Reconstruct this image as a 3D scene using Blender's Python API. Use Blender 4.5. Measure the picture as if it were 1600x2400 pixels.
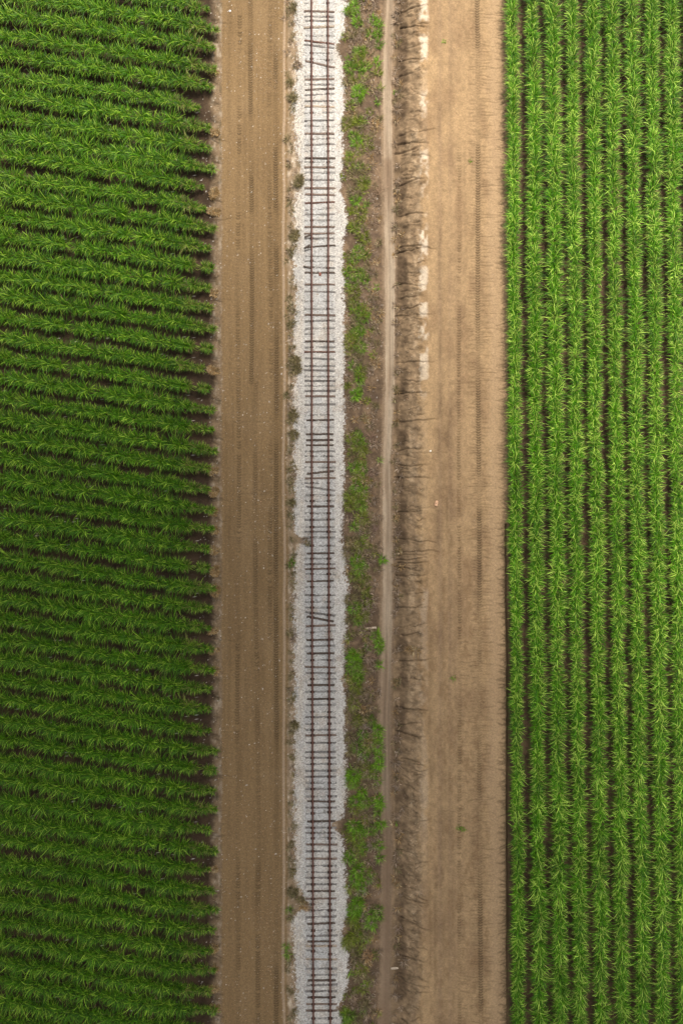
import bpy, math, random
import numpy as np
random.seed(7); R = np.random.default_rng(11)
scene = bpy.context.scene
for o in list(bpy.data.objects): bpy.data.objects.remove(o)
COL = scene.collection

# ------------------------------------------------------------------ camera, sky, sun, exposure
FPX = 1578.0; H = 60.0; TILT = math.radians(1.5)
cam_d = bpy.data.cameras.new('camera'); cam = bpy.data.objects.new('camera', cam_d); COL.objects.link(cam)
cam.location = (0, -H * math.tan(TILT), H); cam.rotation_euler = (TILT, 0, 0)
cam_d.sensor_fit = 'VERTICAL'; cam_d.sensor_height = 36; cam_d.lens = 36 * FPX / 2400
cam_d.clip_start = 0.5; cam_d.clip_end = 3000
scene.camera = cam

SUN_EL = math.radians(57); SUN_AZ = math.radians(36)      # azimuth clockwise from +Y: the light comes from the upper right
world = bpy.data.worlds.new('World'); scene.world = world; world.use_nodes = True
wn = world.node_tree.nodes; wl = world.node_tree.links; wn.clear()
sky = wn.new('ShaderNodeTexSky'); sky.sky_type = 'NISHITA'; sky.sun_disc = False
sky.sun_elevation = SUN_EL; sky.sun_rotation = SUN_AZ; sky.dust_density = 4.0; sky.air_density = 1.0; sky.ozone_density = 0.6
bg = wn.new('ShaderNodeBackground'); bg.inputs['Strength'].default_value = 0.11
wo = wn.new('ShaderNodeOutputWorld'); hsv = wn.new('ShaderNodeHueSaturation'); hsv.inputs['Saturation'].default_value = 0.10; wl.new(sky.outputs[0], hsv.inputs['Color']); wl.new(hsv.outputs[0], bg.inputs[0]); wl.new(bg.outputs[0], wo.inputs[0])
sd = bpy.data.lights.new('sun', 'SUN'); sd.energy = 3.4; sd.angle = math.radians(7); sd.color = (1.0, 0.93, 0.83)
sun = bpy.data.objects.new('sun', sd); COL.objects.link(sun)
SDIR = np.array([math.sin(SUN_AZ) * math.cos(SUN_EL), math.cos(SUN_AZ) * math.cos(SUN_EL), math.sin(SUN_EL)])
sun.location = (60, 60, 80)
sun.rotation_euler = (math.pi / 2 - SUN_EL, 0, -SUN_AZ + math.pi)   # fixed below
from mathutils import Vector, Matrix
sun.rotation_euler = Vector(SDIR).to_track_quat('Z', 'Y').to_euler()
scene.view_settings.view_transform = 'Standard'; scene.view_settings.look = 'None'
scene.view_settings.gamma = 1.0; scene.view_settings.use_curve_mapping = False
scene.view_settings.exposure = 0.88

# ------------------------------------------------------------------ helpers
CT, ST = math.cos(TILT), math.sin(TILT)
def P(px, py, z=0.0):
    """a point measured on the 1600 x 2400 photograph -> metres on the ground (level z)"""
    px = np.asarray(px, float); py = np.asarray(py, float)
    a = (px - 800) / FPX; b = (1200 - py) / FPX
    dy = b * CT + ST; dz = b * ST - CT
    t = (H - z) / -dz
    return a * t, -H * math.tan(TILT) + dy * t
def tag(o, label=None, cat=None, group=None, kind=None):
    if label: o['label'] = label
    if cat: o['category'] = cat
    if group: o['group'] = group
    if kind: o['kind'] = kind
    return o
def mesh_np(name, V, F, mat=None, col=None, smooth=False, parent=None, nside=4):
    me = bpy.data.meshes.new(name); V = np.ascontiguousarray(V, np.float32); F = np.ascontiguousarray(F, np.int32)
    me.vertices.add(len(V)); me.vertices.foreach_set('co', V.ravel())
    n = len(F); me.loops.add(n * nside); me.loops.foreach_set('vertex_index', F.ravel())
    me.polygons.add(n); me.polygons.foreach_set('loop_start', np.arange(0, n * nside, nside, dtype=np.int32))
    me.polygons.foreach_set('loop_total', np.full(n, nside, np.int32))
    if smooth: me.polygons.foreach_set('use_smooth', np.ones(n, bool))
    me.update(calc_edges=True)
    if col is not None:
        a = me.color_attributes.new('tint', 'FLOAT_COLOR', 'POINT')
        c = np.ones((len(V), 4), np.float32); c[:, :3] = col; a.data.foreach_set('color', c.ravel())
    if mat: me.materials.append(mat)
    o = bpy.data.objects.new(name, me); COL.objects.link(o)
    if parent: o.parent = parent
    return o
def new_obj(name, me, parent=None):
    o = bpy.data.objects.new(name, me); COL.objects.link(o)
    if parent: o.parent = parent
    return o
TAB = R.random((512, 512)).astype(np.float32)
def vn(x, y, s):
    u = x + 37.1 * s; v = y + 91.7 * s
    i = np.floor(u).astype(np.int64); j = np.floor(v).astype(np.int64)
    fu = u - i; fv = v - j; fu = fu * fu * (3 - 2 * fu); fv = fv * fv * (3 - 2 * fv)
    i0 = i & 511; i1 = (i + 1) & 511; j0 = j & 511; j1 = (j + 1) & 511
    return (TAB[i0, j0] * (1 - fu) + TAB[i1, j0] * fu) * (1 - fv) + (TAB[i0, j1] * (1 - fu) + TAB[i1, j1] * fu) * fv
def fbm(x, y, s, o=4):
    r = 0; a = 0.5; t = 0
    for k in range(o):
        r = r + a * vn(x, y, s + k * 3.3); t += a; a *= 0.55; x = x * 2.03; y = y * 2.03
    return r / t          # 0..1
def sst(x, a, b):
    t = np.clip((x - a) / (b - a), 0, 1); return t * t * (3 - 2 * t)
def band(x, a, b, w): return sst(x, a - w, a + w) * (1 - sst(x, b - w, b + w))

# ------------------------------------------------------------------ materials
def mat_base(name, rough=0.9, spec=0.2):
    m = bpy.data.materials.new(name); m.use_nodes = True
    b = m.node_tree.nodes['Principled BSDF']; b.inputs['Roughness'].default_value = rough
    b.inputs['Specular IOR Level'].default_value = spec
    return m, m.node_tree.nodes, m.node_tree.links, b
def N(ns, t, **k):
    n = ns.new(t)
    for a, v in k.items(): setattr(n, a, v)
    return n
def soil_mat(name, fine, grain, amp, bump, rough=0.92):
    m, ns, ls, b = mat_base(name, rough, 0.15)
    at = N(ns, 'ShaderNodeAttribute', attribute_name='tint')
    tc = N(ns, 'ShaderNodeTexCoord')
    n1 = N(ns, 'ShaderNodeTexNoise'); n1.inputs['Scale'].default_value = fine; n1.inputs['Detail'].default_value = 6; n1.inputs['Roughness'].default_value = 0.65
    v1 = N(ns, 'ShaderNodeTexVoronoi'); v1.inputs['Scale'].default_value = grain
    ls.new(tc.outputs['Object'], n1.inputs['Vector']); ls.new(tc.outputs['Object'], v1.inputs['Vector'])
    mr = N(ns, 'ShaderNodeMapRange'); mr.inputs[1].default_value = 0.3; mr.inputs[2].default_value = 0.7
    mr.inputs[3].default_value = 1 - amp; mr.inputs[4].default_value = 1 + amp; ls.new(n1.outputs['Fac'], mr.inputs[0])
    sv = N(ns, 'ShaderNodeSeparateColor'); ls.new(v1.outputs['Color'], sv.inputs[0])
    mv = N(ns, 'ShaderNodeMapRange'); mv.inputs[3].default_value = 1 - amp; mv.inputs[4].default_value = 1 + amp; ls.new(sv.outputs[0], mv.inputs[0])
    mm = N(ns, 'ShaderNodeMath', operation='MULTIPLY'); ls.new(mr.outputs[0], mm.inputs[0]); ls.new(mv.outputs[0], mm.inputs[1])
    vm = N(ns, 'ShaderNodeVectorMath', operation='SCALE'); ls.new(at.outputs['Color'], vm.inputs[0]); ls.new(mm.outputs[0], vm.inputs['Scale'])
    ls.new(vm.outputs[0], b.inputs['Base Color'])
    bp = N(ns, 'ShaderNodeBump'); bp.inputs['Strength'].default_value = bump; bp.inputs['Distance'].default_value = 0.03
    ls.new(n1.outputs['Fac'], bp.inputs['Height']); ls.new(bp.outputs[0], b.inputs['Normal'])
    return m
M_SOIL = soil_mat('packed_earth', 5.0, 16.0, 0.15, 0.9)
M_PATH = soil_mat('dusty_path', 4.0, 18.0, 0.08, 0.4)
M_BALLAST = soil_mat('crushed_limestone', 9.0, 17.0, 0.22, 1.0)
def tint_mat(name, rough, spec, trans=0.0, vary=0.15, scale=3.0):
    m, ns, ls, b = mat_base(name, rough, spec)
    at = N(ns, 'ShaderNodeAttribute', attribute_name='tint'); tc = N(ns, 'ShaderNodeTexCoord')
    n1 = N(ns, 'ShaderNodeTexNoise'); n1.inputs['Scale'].default_value = scale; n1.inputs['Detail'].default_value = 4
    ls.new(tc.outputs['Object'], n1.inputs['Vector'])
    mr = N(ns, 'ShaderNodeMapRange'); mr.inputs[1].default_value = 0.3; mr.inputs[2].default_value = 0.7
    mr.inputs[3].default_value = 1 - vary; mr.inputs[4].default_value = 1 + vary; ls.new(n1.outputs['Fac'], mr.inputs[0])
    vm = N(ns, 'ShaderNodeVectorMath', operation='SCALE'); ls.new(at.outputs['Color'], vm.inputs[0]); ls.new(mr.outputs[0], vm.inputs['Scale'])
    ls.new(vm.outputs[0], b.inputs['Base Color'])
    if trans > 0:
        tb = N(ns, 'ShaderNodeBsdfTranslucent'); ls.new(vm.outputs[0], tb.inputs[0])
        mx = N(ns, 'ShaderNodeMixShader'); mx.inputs[0].default_value = trans
        ls.new(b.outputs[0], mx.inputs[1]); ls.new(tb.outputs[0], mx.inputs[2])
        ls.new(mx.outputs[0], ns['Material Output'].inputs['Surface'])
    return m
M_LEAF = tint_mat('cane_leaf', 0.50, 0.22, 0.24, 0.18, 0.35)
M_GRASS = tint_mat('grass_blade', 0.55, 0.3, 0.25, 0.15, 1.0)
M_TWIG = tint_mat('dead_twig', 0.85, 0.2, 0.0, 0.2, 4.0)
M_STONE = tint_mat('stone', 0.85, 0.25, 0.0, 0.15, 20.0)
M_WOOD = tint_mat('weathered_timber', 0.9, 0.15, 0.0, 0.35, 7.0)
def rust_mat(name, c1, c2, rough):
    m, ns, ls, b = mat_base(name, rough, 0.3); b.inputs['Metallic'].default_value = 0.0
    tc = N(ns, 'ShaderNodeTexCoord'); n1 = N(ns, 'ShaderNodeTexNoise'); n1.inputs['Scale'].default_value = 6; n1.inputs['Detail'].default_value = 6
    ls.new(tc.outputs['Object'], n1.inputs['Vector'])
    cr = N(ns, 'ShaderNodeValToRGB'); cr.color_ramp.elements[0].position = 0.35; cr.color_ramp.elements[1].position = 0.68
    cr.color_ramp.elements[0].color = c1 + (1,); cr.color_ramp.elements[1].color = c2 + (1,)
    ls.new(n1.outputs['Fac'], cr.inputs[0]); ls.new(cr.outputs[0], b.inputs['Base Color'])
    return m
M_RAIL = rust_mat('rusty_rail_steel', (0.060, 0.026, 0.018), (0.15, 0.065, 0.045), 0.6)
M_PLATE = rust_mat('rusty_plate', (0.030, 0.017, 0.013), (0.075, 0.038, 0.028), 0.75)
M_BRICK = rust_mat('rust_red_iron', (0.16, 0.06, 0.04), (0.24, 0.09, 0.06), 0.8)

# ------------------------------------------------------------------ the ground: one non-uniform sheet
XF0, XF1 = -12.6, 15.95; dx = 0.06; dy = 0.06; YF = 50.5
xf = np.arange(XF0, XF1, dx)
def outer(start, step, grow, end, sgn):
    r = []; v = start
    while abs(v - start) < end:
        v = v + sgn * step; r.append(v)
        if abs(v - start) > 22: step *= grow
    return r
xs = np.array(outer(xf[0], 0.22, 1.25, 900, -1)[::-1] + list(xf) + outer(xf[-1], 0.22, 1.25, 900, 1))
yf = np.arange(-YF, YF, dy)
ys = np.array(outer(yf[0], 0.5, 1.3, 900, -1)[::-1] + list(yf) + outer(yf[-1], 0.5, 1.3, 900, 1))
X, Y = np.meshgrid(xs, ys)          # rows = y
# photograph coordinates of each grid point (for placing measured edges only)
def toPX(x, y, z=0.0):
    vy = y + H * math.tan(TILT); vz = z - H
    yc = vy * CT + vz * ST; zc = -vy * ST + vz * CT
    return 800 + FPX * x / -zc, 1200 - FPX * yc / -zc
PX, PY = toPX(X, Y)
PX = np.where(np.abs(Y) > 60, 800 + X * 26.3, PX); PY = np.where(np.abs(Y) > 60, 1200 - Y * 26.3, PY)
w1 = (fbm(X * 0.9, Y * 0.9, 1, 4) - 0.5); w2 = (fbm(X * 3.5, Y * 3.5, 2, 3) - 0.5); w3 = fbm(X * 9, Y * 9, 3, 2) - 0.5
wl_ = fbm(X * 0.25, Y * 0.12, 5, 3) - 0.5
yk = [0, 50, 100, 150, 200, 250, 300, 350, 420, 460, 500, 553, 600, 650, 700, 740, 800, 850, 880, 905, 950, 975, 1000, 1100, 1150, 1200, 1240, 1268, 1300, 1400, 1500, 1600, 1700, 1750, 1800, 1850, 1900, 2000, 2060, 2095, 2118, 2150, 2200, 2300, 2400]
wk = [688, 696, 702, 708, 692, 682, 690, 698, 712, 700, 684, 706, 684, 690, 706, 694, 680, 702, 704, 682, 682, 692, 688, 686, 696, 684, 690, 714, 692, 688, 686, 690, 697, 688, 698, 692, 684, 694, 700, 712, 722, 682, 684, 698, 704]
ye = [0, 50, 90, 110, 150, 200, 260, 300, 350, 420, 450, 500, 540, 570, 700, 800, 850, 900, 980, 1050, 1100, 1200, 1270, 1320, 1335, 1343, 1352, 1400, 1420, 1480, 1530, 1600, 1660, 1720, 1760, 1850, 1900, 1917, 1925, 1940, 1960, 2000, 2080, 2150, 2180, 2240, 2300, 2345, 2360, 2375, 2400]
we = [812, 811, 800, 785, 800, 809, 808, 794, 801, 797, 790, 812, 812, 799, 804, 808, 808, 801, 808, 803, 803, 801, 797, 816, 812, 800, 815, 824, 810, 812, 809, 804, 811, 808, 812, 816, 809, 795, 776, 778, 800, 806, 816, 817, 794, 821, 818, 800, 789, 792, 801]
wk = [q_ if q_ > 711 else 690 + (q_ - 690) * .45 for q_ in wk]; we = [q_ if q_ < 790 else 807 + (q_ - 807) * .6 for q_ in we]
BW = np.interp(PY, yk, wk) + w1 * 9 + w2 * 17 + w3 * 12
BE = np.interp(PY, ye, we) + w1 * 8 + w2 * 12 + w3 * 9
pk = [0, 100, 200, 400, 600, 900, 1100, 1350, 1550, 1700, 1850, 2000, 2200, 2400]
PL = np.interp(PY, pk, [906, 900, 897, 900, 902, 904, 897, 898, 894, 889, 894, 899, 897, 892]) + w1 * 4 + w2 * 2.5
PR = np.interp(PY, pk, [923, 921, 917, 920, 926, 924, 915, 921, 917, 914, 913, 915, 913, 912]) + w1 * 4 + w2 * 2.5
Z = np.interp(PX, [500, 520, 664, 672, 680, 692, 708, 720, 785, 802, 818, 850, 872, 892, 897, 919, 926, 938, 956, 972, 988, 1000, 1015, 1180, 1190, 1700],
              [0.00, 0.0, -0.02, -0.05, -0.04, 0.03, 0.15, 0.20, 0.20, 0.13, 0.02, -0.10, -0.22, -0.36, -0.42, -0.42, -0.45, -0.30, 0.10, 0.26, 0.36, 0.32, 0.22, 0.20, 0.20, 0.20])
Z = Z + w1 * 0.06 + w2 * 0.015 + band(PX, 930, 990, 10) * (fbm(X * 1.1, Y * 1.3, 36, 3) - .5) * .45
# field furrows
LF = 1 - sst(PX, 500, 516)
SLOPE = 0.153; ROWY0, ROWDY = 28.0, 46.6
ph = (PY - SLOPE * (PX - 490) - ROWY0) / ROWDY
Z += LF * (0.07 * np.cos(2 * np.pi * ph)) * (np.abs(Y) < 60)
RF = sst(PX, 1184, 1192)
in_bal = band(PX, BW, BE, 1.6)
Z += in_bal * (fbm(X * 11, Y * 11, 8, 2) - 0.5) * 0.05
XLg = np.interp(PY, [0, 800, 1200, 2400], [729.9, 730.5, 730.9, 734.3]); XRg = np.interp(PY, [0, 800, 1200, 2400], [768.1, 769, 770.1, 773.9])
# base colours (the bank slope has shade painted in)
def C(r, g, b): return np.array([r, g, b], np.float32)
def lerp(A, B, t): return A + (B - A) * t[..., None]
dryness = np.clip(0.5 + (fbm(X * 0.05, Y * 0.05, 21, 2) - 0.5) * 0.9, 0, 1)
road = C(.170, .109, .052) * np.ones(X.shape + (3,), np.float32)
road = lerp(road, C(.115, .071, .033), np.clip(fbm(X * 1.6, Y * 0.22, 12, 4) * 2 - 0.8, 0, 1) * 0.55)
road = lerp(road, C(.215, .145, .078), np.clip(fbm(X * 0.5, Y * 0.35, 13, 4) * 2.4 - 1.2, 0, 1) * 0.35)
head = C(.280, .185, .096) * np.ones(X.shape + (3,), np.float32)
head = lerp(head, C(.205, .130, .068), np.clip(fbm(X * 0.9, Y * 0.35, 14, 4) * 3.2 - 1.4, 0, 1) * 0.9)
stripe = np.interp(PX, [1000, 1022, 1030, 1036, 1046, 1052, 1060, 1090, 1110, 1128, 1150, 1180], [0.1, 0.2, 0.75, 0.25, 0.15, 0.6, 0.3, 0.15, 0.25, 0.15, -0.1, -0.2])
head = lerp(head, C(.20, .132, .080), np.clip(stripe * (0.4 + fbm(X * 0.8, Y * 0.18, 15, 3)), 0, 1) * 0.8)
verge = C(.092, .061, .037) * np.ones(X.shape + (3,), np.float32)
verge = lerp(verge, C(.235, .155, .092), np.clip(fbm(X * 1.1, Y * 0.8, 16, 5) * 2.6 - 1.1, 0, 1) * 0.6)
verge = verge * (.62 + .76 * fbm(X * 5, Y * 5, 33, 3))[..., None]
verge = lerp(verge, C(.070, .046, .032), np.clip(fbm(X * 0.8, Y * 0.6, 17, 4) * 2.8 - 1.5, 0, 1))
lip = C(.22, .155, .095) * np.ones(X.shape + (3,), np.float32)
lip = lerp(lip, C(.42, .34, .25), np.clip(fbm(X * 4, Y * 2.2, 18, 4) * 3.4 - 1.7, 0, 1))
lip = lerp(lip, C(.085, .07, .035), np.clip(fbm(X * 3, Y * 1.3, 19, 4) * 3.6 - 2.1, 0, 1))
bal = C(.415, .388, .35) * np.ones(X.shape + (3,), np.float32)
bal = lerp(bal, C(.325, .325, .32), band(PX, 714, 783, 6) * 0.6 * sst(fbm(X * .6, Y * .3, 22, 3), .3, .6))
bal = lerp(bal, C(.48, .42, .345), (1 - sst(PX, 700, 716)) * 0.75 * sst(fbm(X, Y * .4, 23, 3), .35, .65))
bal = lerp(bal, C(.30, .24, .18), np.clip(fbm(X * 1.5, Y * 1.0, 24, 4) * 3 - 1.6, 0, 1) * 0.6)
g1 = fbm(X * 14, Y * 14, 25, 2)
bal = bal * (0.58 + .84 * g1)[..., None]
path = C(.34, .265, .185) * np.ones(X.shape + (3,), np.float32)
path = lerp(path, C(.22, .155, .10), np.clip(fbm(X * 2.6, Y * 0.22, 26, 4) * 2.6 - 1.0, 0, 1) * 0.8)
pd = np.interp(PY, [0, 360, 372, 440, 520, 640, 900, 1500, 1650, 1900, 2000, 2150, 2300, 2400], [.35, .2, .75, .6, .1, 0, 0, 0.1, .65, .6, .95, .9, .75, .95])
path = lerp(path, C(.165, .108, .066), pd)
bank = C(.195, .132, .076) * np.ones(X.shape + (3,), np.float32)
bank = lerp(bank, C(.34, .245, .15), np.clip(fbm(X * 2.0, Y * 1.4, 27, 4) * 3 - 1.5, 0, 1) * 0.8 * sst(PX, 945, 965))
bank = bank * (.60 + .85 * fbm(X * 3, Y * 3, 34, 4))[..., None]
bank = lerp(bank, C(.085, .055, .032), band(PX, 926 + w1 * 18, 951 + w1 * 24, 6) * 0.8 * sst(fbm(X, Y * .7, 35, 3), .3, .6))  # shade of the west-facing slope painted into the bank colour
berm = C(.48, .395, .295) * np.ones(X.shape + (3,), np.float32)
fsoil = C(.052, .033, .019) * np.ones(X.shape + (3,), np.float32)
fsoil = lerp(fsoil, C(.034, .022, .013), sst(fbm(X * .9, Y * .9, 28, 4), .35, .6))
c = fsoil.copy()
c = lerp(c, lip * 0.75 + 0.25 * road, sst(PX, 488 + w1 * 24, 508 + w1 * 20) * 0.7)
c = lerp(c, road, sst(PX + w2 * 4, 517 + w1 * 5, 523 + w1 * 5))
c = lerp(c, C(.33, .245, .17) * np.ones_like(c), band(PX, 662 + wl_ * 10, 668 + wl_ * 10, 2.0) * 0.6)
c = lerp(c, lip, sst(PX, 670 + w1 * 6 + wl_ * 10, 677 + w1 * 6 + wl_ * 10))
c = lerp(c, verge, sst(PX, 780, 800))
g4 = fbm(X * 7, Y * 7, 37, 3)
bal = lerp(bal, C(.30, .225, .17) * np.ones_like(bal), np.exp(-((PX - XLg) / 3.2) ** 2) * .35 + np.exp(-((PX - XRg) / 3.2) ** 2) * .35)
c = lerp(c, bal, sst(band(PX, BW, BE, 7) + (g4 - .5) * 1.3 + (g1 - .5) * .5, .42, .58))
c = lerp(c, C(.20, .14, .088) * np.ones_like(c), band(PX, PL - 6, PR + 5, 3) * (0.55 + .45 * sst(g1, .4, .6)))
c = lerp(c, path, band(PX, PL, PR, 1.6))
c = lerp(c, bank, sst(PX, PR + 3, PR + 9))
hx = 976 + w1 * 26 + w2 * 14
head = head * (.80 + .40 * fbm(X * 3.2, Y * 2.4, 38, 4))[..., None]
head = lerp(head, C(.19, .118, .06) * np.ones_like(head), sst(fbm(X * 2.2, Y * 1.2, 39, 4), .55, .72) * sst(PY, 700, 1500) * .6)
c = lerp(c, head, sst(PX, hx, hx + 14))
bm = band(PX, 983 + w2 * 16 + w3 * 6, 1000 + w1 * 6 + w2 * 6, 4.5)
btk, btv = ([-100, 10, 60, 75, 90, 140, 150, 220, 250, 275, 355, 385, 400, 405, 420, 450, 470, 530, 570, 612, 620, 640, 700, 760, 860, 900, 930, 1350, 1390, 1500, 1600, 1750, 1900, 1950, 2050, 2400],
              [.7, .95, .85, .1, .95, .9, .1, .15, .9, .05, .1, .9, .8, .1, .9, .75, .3, .3, .95, .9, .1, .9, .75, .9, .7, .6, .05, .05, .30, .15, .22, .15, .25, .12, .05, .0])
c = lerp(c, berm, bm * np.interp(PY + w1 * 50 + w2 * 14, btk, btv) * sst(fbm(X * 1.2, Y * .9, 31, 3), .34, .52))
c = lerp(c, C(.310, .210, .120) * np.ones_like(c), sst(PX, 1130 + w1 * 20, 1155 + w1 * 20) * (1 - RF) * 0.7)
c = lerp(c, fsoil * 2.0, RF)
# darkening along carved lines: shade of rills, cracks and ruts put into the colour
D = np.ones(X.shape, np.float32)     # recess shade painted into the albedo, wheel streaks darkened too

# ---- carving: rills, cracks, wheel marks
xi0 = int(np.searchsorted(xs, xf[0])); yi0 = int(np.searchsorted(ys, yf[0])); NXF = len(xf); NYF = len(yf)
def carve(pts, wid, depth, dark):
    """pts (n,2) metres; lowers the ground along the line; recess shade is painted in as darker colour"""
    pts = np.asarray(pts, float)
    for k in range(len(pts) - 1):
        a, b = pts[k], pts[k + 1]; f0 = k / (len(pts) - 1); f1 = (k + 1) / (len(pts) - 1)
        r = wid * 2.6
        x0 = int((min(a[0], b[0]) - r - xf[0]) / dx); x1 = int((max(a[0], b[0]) + r - xf[0]) / dx) + 1
        y0 = int((min(a[1], b[1]) - r + YF) / dy); y1 = int((max(a[1], b[1]) + r + YF) / dy) + 1
        x0 = max(x0, 0); y0 = max(y0, 0); x1 = min(x1, NXF - 1); y1 = min(y1, NYF - 1)
        if x1 <= x0 or y1 <= y0: continue
        sl = (slice(yi0 + y0, yi0 + y1), slice(xi0 + x0, xi0 + x1))
        gx, gy = X[sl], Y[sl]; d = b - a; L2 = max(d @ d, 1e-9)
        t = np.clip(((gx - a[0]) * d[0] + (gy - a[1]) * d[1]) / L2, 0, 1)
        dist = np.hypot(gx - a[0] - t * d[0], gy - a[1] - t * d[1])
        tap = np.minimum(1, 0.35 + 2.2 * (1 - (f0 + (f1 - f0) * t)))
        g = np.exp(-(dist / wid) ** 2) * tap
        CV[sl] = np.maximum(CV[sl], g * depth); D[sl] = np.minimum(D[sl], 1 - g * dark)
CV = np.zeros(X.shape, np.float32)
def wander(px0, py0, px1, n=7, amp=5.0, drift=0.0):
    q = []; yv = py0
    for k in range(n + 1):
        q.append((px0 + (px1 - px0) * k / n + random.uniform(-1, 1), yv)); yv += random.uniform(-amp, amp) * 0.6 + drift
    a, b = P([p[0] for p in q], [p[1] for p in q]); return np.stack([a, b], 1)
y = -60
while y < 2470:                                     # rills down the bank
    big = random.random() < 0.22
    x0 = random.uniform(985, 1006) if big else random.uniform(960, 990)
    x1 = random.uniform(925, 944) if big else random.uniform(936, 956)
    low = y > 1750
    drift = (-1.6 if low else random.uniform(-.6, .6))
    carve(wander(x1, y, x0, 8, 4.5, -drift)[:, :], random.uniform(.055, .09) if big else random.uniform(.04, .06), random.uniform(.10, .20) if big else random.uniform(.03, .10), random.uniform(.2, .45) if big else random.uniform(.05, .22))
    for _ in range(2):
        xb = random.uniform(938, 985); carve(wander(xb, y + random.uniform(-9, 9), xb + random.uniform(4, 13), 3, 7, random.uniform(-2, 2)), random.uniform(.07, .17), .06, random.uniform(.08, .32))
    if random.random() < .4:
        xm = random.uniform(955, 978); carve(wander(xm, y + random.uniform(-3, 3), xm + random.uniform(15, 34), 5, 5, random.uniform(-1.5, 1.5)), .05, .12, .3)
    y += random.choice((6, 9, 14, 22, 30)) * random.uniform(.7, 1.2) if not low else random.choice((6, 9, 13, 20)) * random.uniform(.7, 1.2)
for (x0, y0, x1, dr) in [(1020, 320, 935, 3), (1000, 418, 925, 0), (1022, 590, 955, 2), (1000, 662, 935, 0), (1025, 990, 925, 2.2), (1070, 1070, 935, 2), (1010, 1118, 925, 0), (1045, 1195, 960, 1),
                         (1025, 1265, 935, 1), (1030, 1298, 930, 2), (1003, 915, 930, -1), (1015, 850, 930, 1), (1045, 745, 1100, 0), (1055, 900, 1120, 0), (1098, 1690, 1035, 0), (1080, 1898, 1030, 0), (1010, 740, 925, 1)]:
    carve(wander(x1, y0 + 4 if dr < 0 else y0 - dr * 2, x0, 14, 4.0, 0), .06, .04 if x0 > 1030 else .12, .12 if x0 > 1030 else .34)
for (x, y0, y1, s) in [(1030, 905, 985, .5), (1048, 990, 1060, .45), (1024, 1010, 1075, .35), (1046, 1170, 1270, .4), (1024, 1200, 1300, .35), (1050, 960, 985, .4), (1030, 250, 330, .3), (1032, 540, 720, .35), (1032, 790, 860, .4), (1004, 1780, 1840, .45), (1034, 1900, 2400, .22), (1004, 2080, 2300, .25), (1020, 2050, 2330, .28), (1052, 1150, 1480, .2), (1007, 1480, 1820, .28), (1035, 1350, 1900, .2), (1060, 1400, 1800, .14), (1056, 2000, 2350, .16)]:
    n = max(4, int((y1 - y0) / 22)); yy = np.linspace(y0, y1, n); xx = x + np.cumsum(R.normal(0, 1.1, n))
    carve(np.stack(P(xx, yy), 1), random.uniform(.15, .26), .03, s * .55)
y = -40
while y < 2460:                                     # root-like cracks by the right-hand crop
    low = y > 1300
    if random.random() < (.9 if low else .75):
        Lk = random.uniform(8, 26) * (1.0 if low else 1.3)
        carve(wander(1187, y, 1187 - Lk, 5, 3.5, random.uniform(-2.0, 2.0)), .042 if not low else .055, .05, .50 if low else .30)
        if low and random.random() < .6: carve(wander(1186, y + 2, 1186 - Lk * .5, 3, 4, random.uniform(-3, 3)), .07, .05, .5)
    y += random.uniform(3.0, 9)
yy = np.arange(1230, 2480, 14.0); carve(np.stack(P(1184.5 + np.cumsum(R.normal(0, .35, len(yy))) * .6, yy), 1)[:, :], .10, .30, .5)
CVL = P(1184.5, 1800)
# drainage gullies at the ends of the left furrows
for k in range(-2, 54):
    y = ROWY0 + (k + .5) * ROWDY + random.uniform(-4, 4)
    if random.random() < .6: carve(wander(495, y - 2, random.uniform(506, 532), 5, 3, 1.0), random.uniform(.05, .1), .08, random.uniform(.15, .4))
    if k in (0, 6, 10, 24, 25, 31, 38, 41): carve(wander(500, y, random.uniform(535, 560), 8, 5, .3), .06, .05, .22)
    for q in range(3): carve(wander(496, y + random.uniform(-10, 10), random.uniform(504, 519), 4, 5, random.uniform(-2, 2)), random.uniform(.05, .14), .05, random.uniform(.15, .4))
for (xa, ya, xb) in [(545, 988, 632), (600, 1150, 668), (560, 1160, 640)]:
    carve(wander(xa, ya, xb, 12, 5), .06, .04, .2)
# tyre marks: herringbone lugs
def lugs(fx, y0, y1, half, step, wid, depth, dark, side=0, skip=0.0):
    y = y0
    while y < y1:
        x = fx(y)
        md = min(1, max(.4, 2.2 * float(vn(np.array([y * .013]), np.array([fx(0) * .37]), 40)[0]) - .25))
        if random.random() > skip * .6:
            for s in ((-1, 1) if side == 0 else (side,)):
                a = P([x + s * half * .12, x + s * half], [y, y - half * .62])
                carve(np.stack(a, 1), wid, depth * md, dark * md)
        y += step
def lin(a, b, wob=2.0):
    ph_ = random.uniform(0, 6); return lambda y: a + (b - a) * y / 2400 + wob * math.sin(y / 170 + ph_)
for (xa, xb, wd, dk) in [(588, 600, .30, .13), (646, 648, .32, .15), (560, 556, .26, .10), (634, 636, .26, .10), (537, 536, .2, .08), (575, 575, .2, .07), (615, 620, .2, .06), (1116, 1124, .26, .08), (1034, 1036, .25, .08), (1053, 1053, .2, .08)]:
    yy = np.linspace(-60, 2460, 110); wv = np.cumsum(R.normal(0, .5, 110)); wv -= np.linspace(0, wv[-1], 110)
    for i_ in range(0, 109):
        m_ = float(np.clip(2.4 * vn(np.array([i_ * .17]), np.array([xa * .31]), 44)[0] - .6, 0, 1.3))
        xx_ = xa + (xb - xa) * yy[i_:i_ + 2] / 2400 + wv[i_:i_ + 2]
        if m_ > .1: carve(np.stack(P(xx_, yy[i_:i_ + 2]), 1), wd, .025 * m_, dk * m_)
lugs(lin(588, 589), -30, 900, 5.5, 5.6, .06, .06, .62)
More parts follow.
